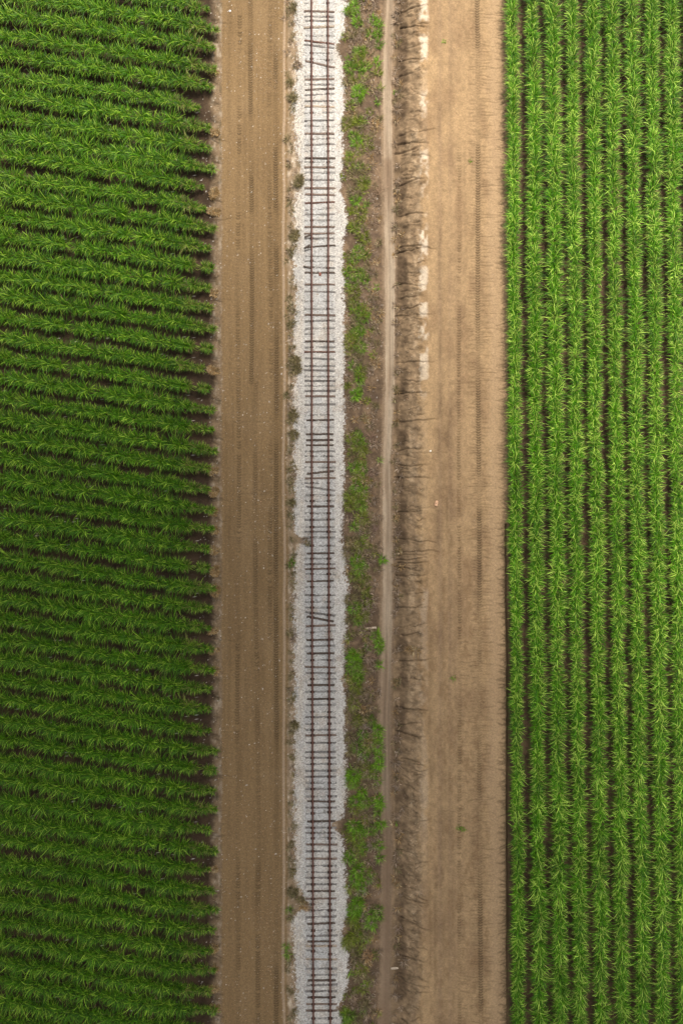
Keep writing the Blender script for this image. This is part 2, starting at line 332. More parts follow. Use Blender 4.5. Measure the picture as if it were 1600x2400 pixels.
lugs(lin(592, 606), 900, 2430, 5.5, 5.8, .06, .06, .46, skip=.1)
lugs(lin(646, 648, 1), -30, 2430, 5.5, 5.8, .06, .06, .62)
lugs(lin(560, 556, 2), 40, 2430, 5, 6.4, .065, .05, .42, skip=.25)
lugs(lin(632, 636, 2), -30, 1500, 5, 6.4, .065, .05, .40, skip=.3)
lugs(lin(537, 536), 20, 800, 3.5, 6.4, .05, .03, .15, skip=.2)
lugs(lin(572, 575), 60, 2430, 4, 6.8, .05, .03, .12, skip=.4)
lugs(lin(1116, 1124, 1), -40, 2440, 5.6, 6.0, .07, .08, .62)
lugs(lin(1073, 1075, 1), 350, 2440, 4.2, 6.2, .06, .05, .45, skip=.2)
y = -40
while y < 2440:                                     # fine drainage combs either side of the wheel mark
    x = 1116 + 8 * y / 2400
    for s in (-1, 1):
        if random.random() < .8:
            L = random.uniform(8, 24) if s < 0 else random.uniform(6, 34)
            if y < 900 and s > 0: L *= 1.3
            carve(wander(x + s * 4, y, x + s * (4 + L), 4, 2.6, random.uniform(-.5, .9)), .045, .04, random.uniform(.12, .34))
    if y > 1500 and random.random() < .6:
        carve(wander(1075, y, 1075 + random.uniform(8, 26), 4, 2.2, .6), .045, .03, random.uniform(.15, .34))
    y += random.uniform(4, 9)
for q in range(26):                                 # long wheel lines
    x = random.choice([527, 545, 565, 580, 600, 615, 640, 655, 1030, 1052, 1060, 1090]) + random.uniform(-3, 3); y0 = random.uniform(-50, 2000); n = 20
    yy = np.linspace(y0, y0 + random.uniform(200, 700), n); carve(np.stack(P(x + np.cumsum(R.normal(0, .7, n)), yy), 1), .16, .02, .08)
for q in range(5):                                  # bicycle lines on the narrow path
    n = 160; yy = np.linspace(-60, 2460, n); off = random.uniform(.25, .8)
    ll = np.interp(yy, pk, [906, 900, 897, 900, 902, 904, 897, 898, 894, 889, 894, 899, 897, 892]); rr = np.interp(yy, pk, [923, 921, 917, 920, 926, 924, 915, 921, 917, 914, 913, 915, 913, 912])
    carve(np.stack(P(ll + (rr - ll) * off + np.cumsum(R.normal(0, .25, n)), yy), 1), .045, .03, .25)
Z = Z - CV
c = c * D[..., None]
rowg = np.random.default_rng(4)
c = np.clip(c * (1 + (rowg.random(X.shape)[..., None] - .5) * .10), 0.01, .85)
V = np.stack([X, Y, Z], -1).reshape(-1, 3)
NY_, NX_ = X.shape
idx = np.arange(NX_ * NY_).reshape(NY_, NX_)
F = np.stack([idx[:-1, :-1], idx[:-1, 1:], idx[1:, 1:], idx[1:, :-1]], -1).reshape(-1, 4)
fpx = (PX[:-1, :-1] + PX[1:, 1:]).ravel() / 2
q = lambda A: A[:-1, :-1].ravel()
z_bal = (fpx > q(BW)) & (fpx < q(BE)); z_path = (fpx > q(PL)) & (fpx < q(PR))
z_road = (fpx > 520) & (fpx < 672 + q(wl_) * 10); z_head = (fpx > q(hx) + 6) & (fpx < 1186)
ccol = c.reshape(-1, 3)
def sub(name, mask, mat):
    f = F[mask]; u, inv = np.unique(f, return_inverse=True)
    return mesh_np(name, V[u], inv.reshape(-1, 4), mat, ccol[u], smooth=True)
tag(sub('ballast', z_bal, M_BALLAST), kind='structure')
tag(sub('path', z_path & ~z_bal, M_PATH), kind='structure')
tag(sub('dirt_road', z_road & ~z_bal, M_SOIL), kind='structure')
tag(sub('dirt_track', z_head & ~z_bal & ~z_path, M_SOIL), kind='structure')
tag(sub('ground', ~(z_bal | z_path | z_road | z_head), M_SOIL), kind='structure')
def ground_z(x, y):
    i = np.clip(np.searchsorted(xs, x), 0, NX_ - 1); j = np.clip(np.searchsorted(ys, y), 0, NY_ - 1); return Z[j, i]

# ------------------------------------------------------------------ the cloud added out of view to darken the lower left
def make_cloud_blocker(name, centre, rad, seed):
    n, m = 96, 48; th = np.linspace(0, 2 * np.pi, n, endpoint=False); phv = np.linspace(0.02, np.pi - 0.02, m)
    T, Ph = np.meshgrid(th, phv); d = np.stack([np.cos(T) * np.sin(Ph), np.sin(T) * np.sin(Ph), np.cos(Ph)], -1)
    r = 1 + 0.55 * (fbm(d[..., 0] * 2.2 + seed, d[..., 1] * 2.2 + d[..., 2] * 1.7, seed, 4) - .5) * 2
    v = d * r[..., None] * np.array(rad) + np.array(centre)
    ix = np.arange(n * m).reshape(m, n); nx = np.roll(ix, -1, 1)
    f = np.stack([ix[:-1], ix[1:], nx[1:], nx[:-1]], -1).reshape(-1, 4)
    mt, ns, ls, b = mat_base('cloud_blocker_white', 1.0, 0.0); b.inputs['Base Color'].default_value = (.85, .86, .88, 1)
    return tag(mesh_np(name, v.reshape(-1, 3), f, mt, smooth=True), kind='structure')
target = np.array([-36.0, -56.0, 0.0])                # middle of the shaded ground
make_cloud_blocker('cloud_blocker', tuple(target + SDIR * 330), (80, 62, 26), 5.0)

# ------------------------------------------------------------------ blades
def blades(base, az, L, th0, th1, wid, col, seg=3, twist=.5):
    n = len(base); base = np.asarray(base, float)
    p = base.copy(); out = []; dirv = np.stack([np.cos(az), np.sin(az), np.zeros(n)], 1)
    perp = np.stack([-np.sin(az), np.cos(az), np.zeros(n)], 1)
    tw = R.uniform(-twist, twist, n); sidev = perp * np.cos(tw)[:, None] + np.array([0, 0, 1.0]) * np.sin(tw)[:, None]
    wprof = [.55, 1.0, .8, .12] if seg == 3 else ([.7, 1.0, .15] if seg == 2 else [.5, 1, .95, .65, .08])
    for k in range(seg + 1):
        w = (wid * wprof[k] / 2)[:, None]; out.append(p - sidev * w); out.append(p + sidev * w)
        t = th0 + (th1 - th0) * ((k + .5) / seg)
        p = p + dirv * (np.sin(t) * L / seg)[:, None] + np.array([0, 0, 1.0]) * (np.cos(t) * L / seg)[:, None]
    Vv = np.stack(out, 1)              # n, 2(seg+1), 3
    k2 = 2 * (seg + 1); b0 = (np.arange(n) * k2)[:, None, None]
    q = np.array([[2 * k, 2 * k + 1, 2 * k + 3, 2 * k + 2] for k in range(seg)])[None]
    Ff = (b0 + q).reshape(-1, 4)
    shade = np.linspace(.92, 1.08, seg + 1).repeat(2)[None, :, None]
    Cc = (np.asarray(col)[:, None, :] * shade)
    return Vv.reshape(-1, 3), Ff, Cc.reshape(-1, 3)
def merge(parts):
    Vs, Fs, Cs, o = [], [], [], 0
    for v, f, cc in parts: Vs.append(v); Fs.append(f + o); Cs.append(cc); o += len(v)
    return np.concatenate(Vs), np.concatenate(Fs), np.concatenate(Cs)
def hue(n, a, b, pale, pp):
    t = R.random(n)[:, None]; cc = np.array(a) * (1 - t) + np.array(b) * t
    k = R.random(n) < pp; cc[k] = np.array(pale) * R.uniform(.8, 1.2, (k.sum(), 1)); return cc * R.uniform(.8, 1.25, (n, 1))
def cane_row(length, end_taper, per_m, height, spread, cols, wid=.05):
    """row along -X from the origin (its end at x = 0)"""
    stools = []; s = 0.15
    while s < length:
        stools.append(s); s += random.uniform(.32, .62) if random.random() > (.05 if end_taper else 0) else random.uniform(.7, 1.1)
    stools = np.array(stools); ns = len(stools); size = R.uniform(.72, 1.12, ns) if end_taper else R.uniform(.85, 1.1, ns)
    size = size * (0.85 + 0.3 * vn(stools * .35, stools * 0, 50 + R.random() * 9))
    if end_taper > 0: size *= np.clip(.50 + .5 * stools / end_taper, .4, 1)
    n = int(per_m * length); k = R.integers(0, ns, n); sz = size[k]
    shoot_a = R.uniform(0, 2 * np.pi, n); rr = R.uniform(0, .30, n) * sz
    bx = -stools[k] + np.cos(shoot_a) * rr * 1.3; by = np.sin(shoot_a) * rr + (vn(stools * .5, stools * 0 + 3, 51 + R.random() * 9) - .5)[k] * (.16 if end_taper else .26)
    lev = R.random(n) ** .8
    bz = .12 + lev * height * .42 * sz
    az = np.where(R.random(n) < .78, shoot_a + R.normal(0, .9, n), np.sign(R.random(n) - .5) * np.pi / 2 + R.normal(0, .65, n))
    L = R.uniform(.72, 1.2, n) * spread * sz
    th0 = R.uniform(.08, .55, n); th1 = th0 + R.uniform(.9, 1.9, n)
    cc = hue(n, *cols)
    # old leaves low in the stool are dry
    k2 = (lev < .16) & (R.random(n) < .35); cc[k2] = np.array([.24, .17, .08]) * R.uniform(.7, 1.2, (k2.sum(), 1))
    if end_taper > 0:
        e = (-bx < 2.2) & (R.random(n) < .30); cc[e] = np.array([.19, .20, .045]) * R.uniform(.7, 1.2, (e.sum(), 1))
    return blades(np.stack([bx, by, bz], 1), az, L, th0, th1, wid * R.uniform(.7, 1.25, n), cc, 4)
ORD = ['first', 'second', 'third', 'fourth', 'fifth', 'sixth', 'seventh', 'eighth', 'ninth', 'tenth', 'eleventh', 'twelfth', 'thirteenth', 'fourteenth', 'fifteenth', 'sixteenth', 'seventeenth', 'eighteenth', 'nineteenth']
TENS = {2: ('twentieth', 'twenty'), 3: ('thirtieth', 'thirty'), 4: ('fortieth', 'forty'), 5: ('fiftieth', 'fifty'), 6: ('sixtieth', 'sixty'), 7: ('seventieth', 'seventy'), 8: ('eightieth', 'eighty'), 9: ('ninetieth', 'ninety')}
def ordinal(n):
    if n < 20: return ORD[n - 1]
    if n >= 100: return 'hundredth' if n == 100 else 'hundred and ' + ordinal(n - 100)
    a, b = TENS[n // 10]; return a if n % 10 == 0 else b + '-' + ORD[n % 10 - 1]
LCOL = ([.012, .048, .001], [.082, .220, .002], [.24, .38, .03], .19)
RCOL = ([.012, .066, .001], [.108, .300, .003], [.38, .54, .08], .24)
variants = []
for k in range(9):
    v, f, cc = cane_row(24.5, random.uniform(2.0, 3.6), 160, 1.5, 1.02, LCOL, .037)
    me = mesh_np('sugarcane_row', v, f, M_LEAF, cc); d = me.data; bpy.data.objects.remove(me); variants.append(d)
ang = math.atan(-SLOPE)
ends = {1: 490, 5: 498, 6: 468, 10: 478, 11: 482, 19: 478, 24: 492, 25: 490, 28: 490, 29: 492}
rowno = 0; prev = -1
x_left_edge = -30.5
for k in range(-3, 55):
    ex = ends.get(k + 1, random.uniform(492, 511)); eyp = ROWY0 + k * ROWDY + random.uniform(-2, 2)
    ex_w, ey_w = P(ex, eyp + SLOPE * (ex - 490))
    j = random.choice([i for i in range(9) if i != prev]); prev = j
    o = new_obj('sugarcane_row', variants[j]); o.location = (float(ex_w), float(ey_w), 0.03); o.rotation_euler = (0, 0, ang)
    o.scale = (1, random.choice((-1, 1)) * random.uniform(.94, 1.04), random.uniform(.9, 1.08))
    r = k + 1
    lab = ('slanting row of dark green sugarcane, %s row down the left field' % ordinal(r)) if 1 <= r <= 52 else ('slanting row of green sugarcane beyond the %s edge of the left field' % ('top' if r < 1 else 'bottom'))
    tag(o, lab, 'crop row', 'rows of sugarcane in the left field')
# right-hand field
rvar = []
for k in range(5):
    v, f, cc = cane_row(104, 0, 170, 1.5, .94, RCOL, .037)
    v = v + np.array([52, 0, 0]); me = mesh_np('sugarcane_row', v, f, M_LEAF, cc); rvar.append(me.data); bpy.data.objects.remove(me)
fence_words = ['beside the bare dirt track', 'second from the dirt track', 'third from the dirt track', 'fourth from the dirt track', 'in the middle of the right field', 'fourth from the right edge of the photo', 'third from the right edge of the photo', 'second from the right edge of the photo', 'along the right edge of the photo', 'just past the right edge of the photo', 'well past the right edge of the photo']
for k in range(11):
    x = 15.24 + k * 1.77
    o = new_obj('sugarcane_row', rvar[k % 5]); o.location = (x, 0, .2)
    o.rotation_euler = (0, 0, math.pi / 2 if k % 2 else -math.pi / 2); o.rotation_euler.z += -0.0006
    o.scale = (1, random.choice((-1, 1)) * random.uniform(.96, 1.06) * (.85 if k == 0 else 1), random.uniform(.95, 1.05) * (.85 if k == 0 else 1))
    tag(o, 'upright row of pale green sugarcane ' + fence_words[k], 'crop row', 'rows of sugarcane in the right field')

# ------------------------------------------------------------------ the railway
XL = lambda py: np.interp(py, [-120, 0, 400, 800, 1200, 1600, 2000, 2400, 2520], [729.6, 729.9, 730.3, 730.5, 730.9, 731.8, 733.0, 734.3, 734.6])
XR = lambda py: np.interp(py, [-120, 0, 110, 140, 400, 800, 1200, 1600, 2000, 2400, 2520], [767.9, 768.1, 768.4, 768.0, 769.1, 769.0, 770.1, 771.2, 772.6, 773.9, 774.2])
ZS = 0.235           # sleeper top, well-bedded
prof = [(-.075, 0), (.075, 0), (.075, .012), (.018, .03), (.014, .11), (.037, .122), (.037, .158), (.028, .165), (-.028, .165), (-.037, .158), (-.037, .122), (-.014, .11), (-.018, .03), (-.075, .012)]
def rail(label, fx, wob):
    n = 240; py = np.linspace(-110, 2510, n); px = fx(py) + wob * np.sin(py / 61) + wob * .6 * np.sin(py / 23 + 1)
    x, y = P(px, py, .3); vv = []
    zz = ZS + .022 + .006 * np.sin(py / 80)
    for a, b in prof: vv.append(np.stack([x + a, y, zz + b], 1))
    vv = np.stack(vv, 1); m = len(prof); ix = np.arange(n * m).reshape(n, m); nx = np.roll(ix, -1, 1)
    f = np.stack([ix[:-1], nx[:-1], nx[1:], ix[1:]], -1).reshape(-1, 4)
    o = new_obj('steel_rail', None); mesh_np('rail_bar', vv.reshape(-1, 3), f, M_RAIL, parent=o); tag(o, label, 'rail', 'rails of the railway line')
    for jy in ((135, 640, 1110, 1640, 2130) if fx is XR else (150, 610, 1225, 1715, 2265)):      # bolted joint bars
        jx = float(fx(jy)); cx, cy = P(jx, jy, .3); b = []
        for s in (-1, 1): b.append(box_v((float(cx) + s * .045, float(cy), ZS + .095), (.035, .62, .085)))
        for s in (-1, 1):
            for yy_ in (-.2, -.07, .07, .2): b.append(box_v((float(cx) + s * .073, float(cy) + yy_, ZS + .10), (.03, .035, .035)))
        v_, f_ = join_boxes(b); mesh_np('joint_bar', v_, f_, M_PLATE, parent=o)
    return o
def box_v(cn, sz):
    sx, sy, sz_ = [q / 2 for q in sz]; cx, cy, cz = cn
    return np.array([[cx + a * sx, cy + b * sy, cz + g * sz_] for g in (-1, 1) for a, b in ((-1, -1), (1, -1), (1, 1), (-1, 1))])
BF = np.array([[3, 2, 1, 0], [4, 5, 6, 7], [0, 1, 5, 4], [1, 2, 6, 5], [2, 3, 7, 6], [3, 0, 4, 7]])
def join_boxes(bs): return np.concatenate(bs), np.concatenate([BF + 8 * i for i in range(len(bs))])
rail('rusty brown steel rail on the field side, left one of the pair', XL, .12)
rail('rusty brown steel rail nearer the green verge, right one of the pair', XR, .12)
pv, pf = join_boxes([box_v((0, 0, 0), (.36, .20, .02))] + [box_v((s * .10, t * .06, .02), (.035, .035, .03)) for s in (-1, 1) for t in (-1, 1)] + [box_v((s * .088, 0, .014), (.03, .2, .018)) for s in (-1, 1)])
plate0 = mesh_np('tie_plate', pv, pf, M_PLATE); plate_me = plate0.data; bpy.data.objects.remove(plate0)
TY = {'g': ((.155, .142, .13), .030, 'weathered grey'), 'b': ((.135, .10, .08), .042, 'brown'), 'd': ((.08, .062, .05), .045, 'dark brown'),
      'f': ((.19, .18, .165), .010, 'nearly buried pale'), 'r': ((.12, .068, .052), .045, 'reddish brown'), 't': ((.25, .20, .15), .035, 'tan'), 'l': ((.19, .18, .165), .022, 'pale grey split')}
def sleeper_mesh(L, W, colr, split, rough_):
    nx, ny = 34, 6; gx = np.linspace(-L / 2, L / 2, nx); gy = np.linspace(-W / 2, W / 2, ny); s_ = random.uniform(0, 99)
    GX, GY = np.meshgrid(gx, gy, indexing='ij')
    edge = (np.abs(GY) > W * .45) | (np.abs(GX) > L * .495)
    ztop = (fbm(GX * 3 + s_, GY * 22 + s_, 60, 3) - .5) * rough_ - edge * .012
    crack = np.zeros_like(GX, bool)
    if split:
        c0 = random.choice((1, 2, 3, 4)); a = random.randint(0, 12); b = random.randint(18, 34); crack[a:b, c0] = True; ztop[crack] -= .03
    GXX = GX + (fbm(GX * 0 + s_, GY * 30 + s_, 61, 2) - .5) * .12 * (np.abs(GX) > L * .48) * np.sign(GX)
    GYY = GY + (fbm(GX * 4 + s_, GY * 0 + s_, 62, 2) - .5) * W * .22
    top = np.stack([GXX, GYY, ztop], -1).reshape(-1, 3); bot = np.stack([GXX, GYY, -.16 + 0 * GX], -1).reshape(-1, 3)
    ix = np.arange(nx * ny).reshape(nx, ny); f = [np.stack([ix[:-1, :-1], ix[1:, :-1], ix[1:, 1:], ix[:-1, 1:]], -1).reshape(-1, 4)]
    per = list(ix[:, 0]) + list(ix[-1, 1:]) + list(ix[-2::-1, -1]) + list(ix[0, -2:0:-1]); per = np.array(per); pn = np.roll(per, -1); o = nx * ny
    f.append(np.stack([per, per + o, pn + o, pn], -1))
    g = fbm(GX * 2.5 + s_, GY * 40 + s_, 63, 3).reshape(-1, 1)
    cc = np.array(colr)[None] * (.6 + .8 * g); cc = cc * np.where(crack.reshape(-1, 1), .45, 1)
    return np.concatenate([top, bot]), np.concatenate(f), np.concatenate([cc, cc * .8])
SL = [  # zoom block start, then (left end, right end, kind) in 1/5.227 px
 (0, [(40,38,'f'),(135,148,'b'),(200,205,'g'),(252,258,'g'),(340,325,'t'),(438,438,'f'),(495,542,'r'),(545,590,'g'),(650,655,'f'),(716,745,'f'),(745,832,'b'),(935,930,'f'),(975,968,'b'),(1036,1036,'g'),(1105,1085,'d'),(1165,1145,'g'),(1237,1240,'g'),(1300,1312,'t'),(1385,1375,'f'),(1480,1472,'g'),(1535,1555,'f'),(1638,1638,'b'),(1715,1690,'f'),(1780,1762,'g'),(1850,1855,'f'),(1938,1942,'d'),(1982,1985,'f'),(2050,2050,'b')]),
 (400, [(20,22,'l'),(112,112,'g'),(215,215,'b'),(290,300,'b'),(400,385,'r'),(480,455,'f'),(535,535,'g'),(610,605,'l'),(690,690,'b'),(770,770,'b'),(828,830,'g'),(940,915,'d'),(1050,1050,'l'),(1105,1105,'f'),(1180,1195,'g'),(1250,1250,'d'),(1395,1395,'b'),(1480,1485,'g'),(1600,1600,'f'),(1695,1690,'f'),(1765,1775,'b'),(1845,1835,'g'),(1935,1930,'l'),(2000,2000,'f')]),
 (800, [(0,2,'d'),(75,70,'l'),(130,130,'r'),(205,218,'l'),(300,300,'l'),(350,360,'g'),(430,430,'f'),(483,485,'g'),(545,545,'f'),(607,605,'g'),(672,675,'b'),(775,770,'g'),(905,900,'f'),(968,962,'d'),(1050,1050,'f'),(1140,1135,'d'),(1212,1208,'d'),(1273,1273,'d'),(1350,1345,'l'),(1405,1405,'f'),(1478,1478,'b'),(1545,1545,'l'),(1625,1585,'d'),(1678,1675,'b'),(1735,1735,'f'),(1775,1830,'g'),(1885,1885,'f'),(1955,1955,'f'),(2023,2022,'d')]),
 (1200, [(15,15,'f'),(95,90,'l'),(185,182,'l'),(240,240,'g'),(310,312,'l'),(412,412,'f'),(508,503,'d'),(570,570,'f'),(640,635,'g'),(700,690,'b'),(757,760,'f'),(850,842,'d'),(918,918,'f'),(1018,1015,'g'),(1100,1098,'f'),(1170,1170,'f'),(1225,1270,'g'),(1275,1345,'d'),(1400,1385,'b'),(1480,1460,'l'),(1568,1562,'d'),(1645,1635,'l'),(1732,1730,'d'),(1815,1815,'f'),(1895,1905,'b'),(1970,1975,'g'),(2045,2045,'f')]),
 (1600, [(30,28,'d'),(112,105,'l'),(200,198,'d'),(272,268,'l'),(355,358,'f'),(420,425,'g'),(505,500,'f'),(575,575,'l'),(645,640,'b'),(735,735,'g'),(850,845,'g'),(918,918,'g'),(995,995,'f'),(1080,1075,'l'),(1150,1148,'g'),(1225,1225,'f'),(1300,1300,'g'),(1392,1390,'l'),(1450,1455,'d'),(1530,1530,'g'),(1605,1580,'f'),(1700,1692,'d'),(1775,1775,'g'),(1838,1838,'g'),(1905,1905,'f'),(1980,1982,'b'),(2065,2062,'g')]),
 (2000, [(62,65,'b'),(155,150,'f'),(228,228,'f'),(298,298,'g'),(378,378,'g'),(460,460,'d'),(555,550,'b'),(620,620,'f'),(700,695,'g'),(785,770,'g'),(865,850,'d'),(943,943,'f'),(1010,1005,'g'),(1078,1075,'d'),(1133,1133,'t'),(1180,1245,'f'),(1295,1300,'t'),(1412,1412,'l'),(1490,1488,'l'),(1555,1552,'d'),(1615,1605,'g'),(1690,1688,'g'),(1762,1762,'d'),(1845,1845,'b'),(1925,1925,'b'),(2020,2020,'f')]),
]
allsl = [(y0 + a / 5.227, y0 + b / 5.227, t) for y0, lst in SL for a, b, t in lst]
extra_top = [(-10 - 15 * i, -10 - 15 * i, random.choice('gldf')) for i in range(6)]
extra_bot = [(2402 + 15 * i, 2402 + 15 * i, random.choice('glbf')) for i in range(7)]
allsl.sort(key=lambda s: s[0] + s[1])
def add_sleeper(yl, yr, t, label):
    colr, proud, word = TY[t]
    ym = (yl + yr) / 2; xm = (float(XL(ym)) + float(XR(ym))) / 2 + random.uniform(-1.0, 1.0) - .3
    Lp = random.choice((70, 71, 72)) if (t not in 'd' or ym < 900) else 64
    ax, ay = P(xm - 36, yl, .2); bx, by = P(xm + 36, yr, .2)
    L = Lp / 26.3; W = random.uniform(.16, .20) if t != 'r' else .16
    colr = np.array(colr) * random.uniform(.85, 1.15)
    v, f, cc = sleeper_mesh(L, W, colr, t != 'b' and random.random() < .9, .05 if t == 'f' else .035)
    o = new_obj('railway_sleeper', None); mesh_np('timber_beam', v, f, M_WOOD, cc, parent=o)
    o.location = (float(ax + bx) / 2, float(ay + by) / 2, .197 + proud); rz = math.atan2(float(by - ay), float(bx - ax)); o.rotation_euler = (0, 0, rz)
    tag(o, label, 'sleeper', 'timber sleepers under the rails')
    for fx in (XL, XR):
        rx, ry = P(float(fx(ym)), ym, .25); dxw = (float(rx) - o.location.x) / math.cos(rz)
        pl = new_obj('tie_plate', plate_me, o); pl.location = (dxw, 0, max(ZS + .008 - o.location.z, -.02) if proud > .02 else ZS + .006 - o.location.z)
        pl.rotation_euler = (0, 0, -rz); sc = random.uniform(.55, .85) if ym < 1150 else random.uniform(.8, 1.1); pl.scale = (sc, sc, 1)
for i, (yl, yr, t) in enumerate(allsl):
    tilt = ' lying askew' if abs(yr - yl) > 6 else ''
    add_sleeper(yl, yr, t, '%s timber sleeper%s across the track, %s from the top' % (TY[t][2], tilt, ordinal(i + 1)))
for i, s in enumerate(extra_top): add_sleeper(*s, 'timber sleeper beyond the top edge of the photo')
for i, s in enumerate(extra_bot): add_sleeper(*s, 'timber sleeper beyond the bottom edge of the photo')
for (px, py, L, a, t, lab) in [(722, 553, .62, .35, 'd', 'dark broken plank propped against the left rail above the paler planks'), (720, 578, .55, .5, 'd', 'short dark broken board, upper of two beside the left rail'), (721, 585, .55, .3, 'l', 'short pale split board, lower of two beside the left rail'), (721, 627, .75, -.30, 'd', 'dark plank slanting down to the left rail above the rust red block')]:
    v, f, cc = sleeper_mesh(L, .13, TY[t][0], False, .03); o = mesh_np('broken_plank', v, f, M_WOOD, cc)
    x, y = P(px, py, .2); o.location = (float(x), float(y), .29); o.rotation_euler = (0, 0, a); tag(o, lab, 'plank')
# rust red block between the rails
def chunk(name, px, py, size, mat, colr, label, cat, rot=0.3, seed=1, group=None):
    n, m = 14, 9; th = np.linspace(0, 2 * np.pi, n, endpoint=False); phv = np.linspace(.05, np.pi - .05, m); T, Ph = np.meshgrid(th, phv)
    sq = lambda a: np.sign(a) * np.abs(a) ** .55
    d = np.stack([sq(np.cos(T)) * sq(np.sin(Ph)), sq(np.sin(T)) * sq(np.sin(Ph)), sq(np.cos(Ph))], -1)
    r = .85 + .4 * fbm(d[..., 0] * 1.7 + seed * 3, d[..., 1] * 1.7 + d[..., 2] + seed, 70, 3)
    v = (d * r[..., None] * np.array(size) / 2).reshape(-1, 3); ix = np.arange(n * m).reshape(m, n); nx = np.roll(ix, -1, 1)
    f = np.stack([ix[:-1], ix[1:], nx[1:], nx[:-1]], -1).reshape(-1, 4)
    cc = np.array(colr)[None] * (.8 + .4 * fbm(v[:, 0] * 9, v[:, 1] * 9 + v[:, 2] * 9, 71, 2))[:, None]
    x, y = P(px, py, 0); o = mesh_np(name, v, f, mat, cc, smooth=False); x, y = float(x), float(y)
    o.location = (x, y, float(ground_z(x, y)) + size[2] * .3); o.rotation_euler = (0, 0, rot); tag(o, label, cat, group); return o
chunk('rusty_block', 750, 645, (.2, .3, .1), M_BRICK, (.2, .08, .05), 'small rust red block lying on the ballast between the rails', 'block', .1)
chunk('clay_lump', 1021, 1180, (.26, .5, .14), M_STONE, (.55, .33, .2), 'orange tan broken lump lying on the bare dirt track', 'lump', -.2, 3)
chunk('white_stone', 1007, 1058, (.18, .14, .09), M_STONE, (.72, .68, .6), 'single white stone on the dirt track right of the eroded bank', 'stone', .3, 4)
chunk('white_stone', 539, 26, (.17, .17, .1), M_STONE, (.75, .72, .68), 'bright white stone at the top of the left dirt road', 'stone', .3, 5)
for (px, py, L, a, lab) in [(869, 1472, .95, .08, 'pale grey log lying in the dead grass of the verge'), (925, 2273, .62, .12, 'pale stick beside the narrow path near the bottom')]:
    v, f, cc = sleeper_mesh(L, .16, (.45, .36, .27), False, .03); o = mesh_np('fallen_log', v * np.array([1, 1, .8]), f, M_WOOD, cc)
    x, y = P(px, py, -.2); o.location = (float(x), float(y), float(ground_z(x, y)) + .1); o.rotation_euler = (0, 0, a); tag(o, lab, 'log')

# ------------------------------------------------------------------ loose stones (nobody could count them)
def stones(name, px, py, size, colfn, flat=.6):
    n = len(px); x, y = P(px, py); z = ground_z(x, y)
    base = np.array([[1, 0, 0], [0, 1, 0], [-1, 0, 0], [0, -1, 0], [0, 0, 1], [0, 0, -1]], float)
    jit = base[None] * size[:, None, None] * R.uniform(.6, 1.3, (n, 6, 1)) ; jit[..., 2] *= flat
    a = R.uniform(0, 6.28, n); ca, sa = np.cos(a)[:, None], np.sin(a)[:, None]
    vx = jit[..., 0] * ca - jit[..., 1] * sa + x[:, None]; vy = jit[..., 0] * sa + jit[..., 1] * ca + y[:, None]; vz = jit[..., 2] + z[:, None] + (size * .25)[:, None]
    v = np.stack([vx, vy, vz], -1).reshape(-1, 3)
    t = np.array([[0, 1, 4], [1, 2, 4], [2, 3, 4], [3, 0, 4], [1, 0, 5], [2, 1, 5], [3, 2, 5], [0, 3, 5]])
    f = (np.arange(n)[:, None, None] * 6 + t[None]).reshape(-1, 3)
    cc = np.repeat(colfn(n), 6, 0)
    return mesh_np(name, v, f, M_STONE, cc, nside=3)
def pale(n): return np.array([.37, .345, .32]) * R.uniform(.3, 1.75, (n, 1)) * np.array([1, 1, 1]) + R.normal(0, .02, (n, 3))
def mixed(n):
    cc = np.array([.31, .24, .165]) * R.uniform(.5, 1.45, (n, 1)); k = R.random(n) < .15; cc[k] = np.array([.5, .28, .16]) * R.uniform(.6, 1.1, (k.sum(), 1)); return cc
n = 46000; py = R.uniform(-80, 2480, n); lo = np.interp(py, yk, wk); hi = np.interp(py, ye, we)
px = (lo + hi) / 2 + (hi - lo) / 2 * np.sign(R.random(n) - .5) * (R.random(n) ** .8 + np.abs(R.normal(0, .10, n))); k = (np.abs(px - XL(py)) > 3) & (np.abs(px - XR(py)) > 3); px, py = px[k], py[k]
tag(stones('ballast_stones', px, py, R.uniform(.014, .038, len(px)), pale), 'loose pale crushed limestone pieces of the track bed', 'gravel', kind='stuff')
px = []; py = []; sz = []
def spray(n, x0, x1, y0, y1, s0, s1, gx=None):
    a = R.uniform(x0, x1, n) if gx is None else R.normal(gx, (x1 - x0) / 4, n); px.extend(a); py.extend(R.uniform(y0, y1, n)); sz.extend(s0 + (s1 - s0) * R.random(n) ** 3)
spray(2600, 522, 662, -60, 2460, .010, .035); spray(1500, 600, 650, -60, 2460, .012, .04); spray(160, 590, 650, 1150, 1260, .02, .05)
spray(220, 590, 660, 2120, 2300, .02, .045); spray(260, 590, 660, 110, 220, .02, .045)
spray(1100, 665, 700, -60, 2460, .015, .05); spray(700, 495, 525, -60, 2460, .015, .045)
spray(1500, 1000, 1180, -60, 2460, .010, .032); spray(900, 1060, 1090, 0, 2460, .012, .03)
spray(1600, 945, 985, -60, 2460, .015, .05, 968); spray(500, 890, 902, 700, 1300, .015, .045)
spray(300, 800, 890, -60, 2460, .015, .04)
tag(stones('pebbles', np.array(px), np.array(py), np.array(sz), mixed), 'small pale pebbles scattered over the bare dirt', 'pebbles', kind='stuff')

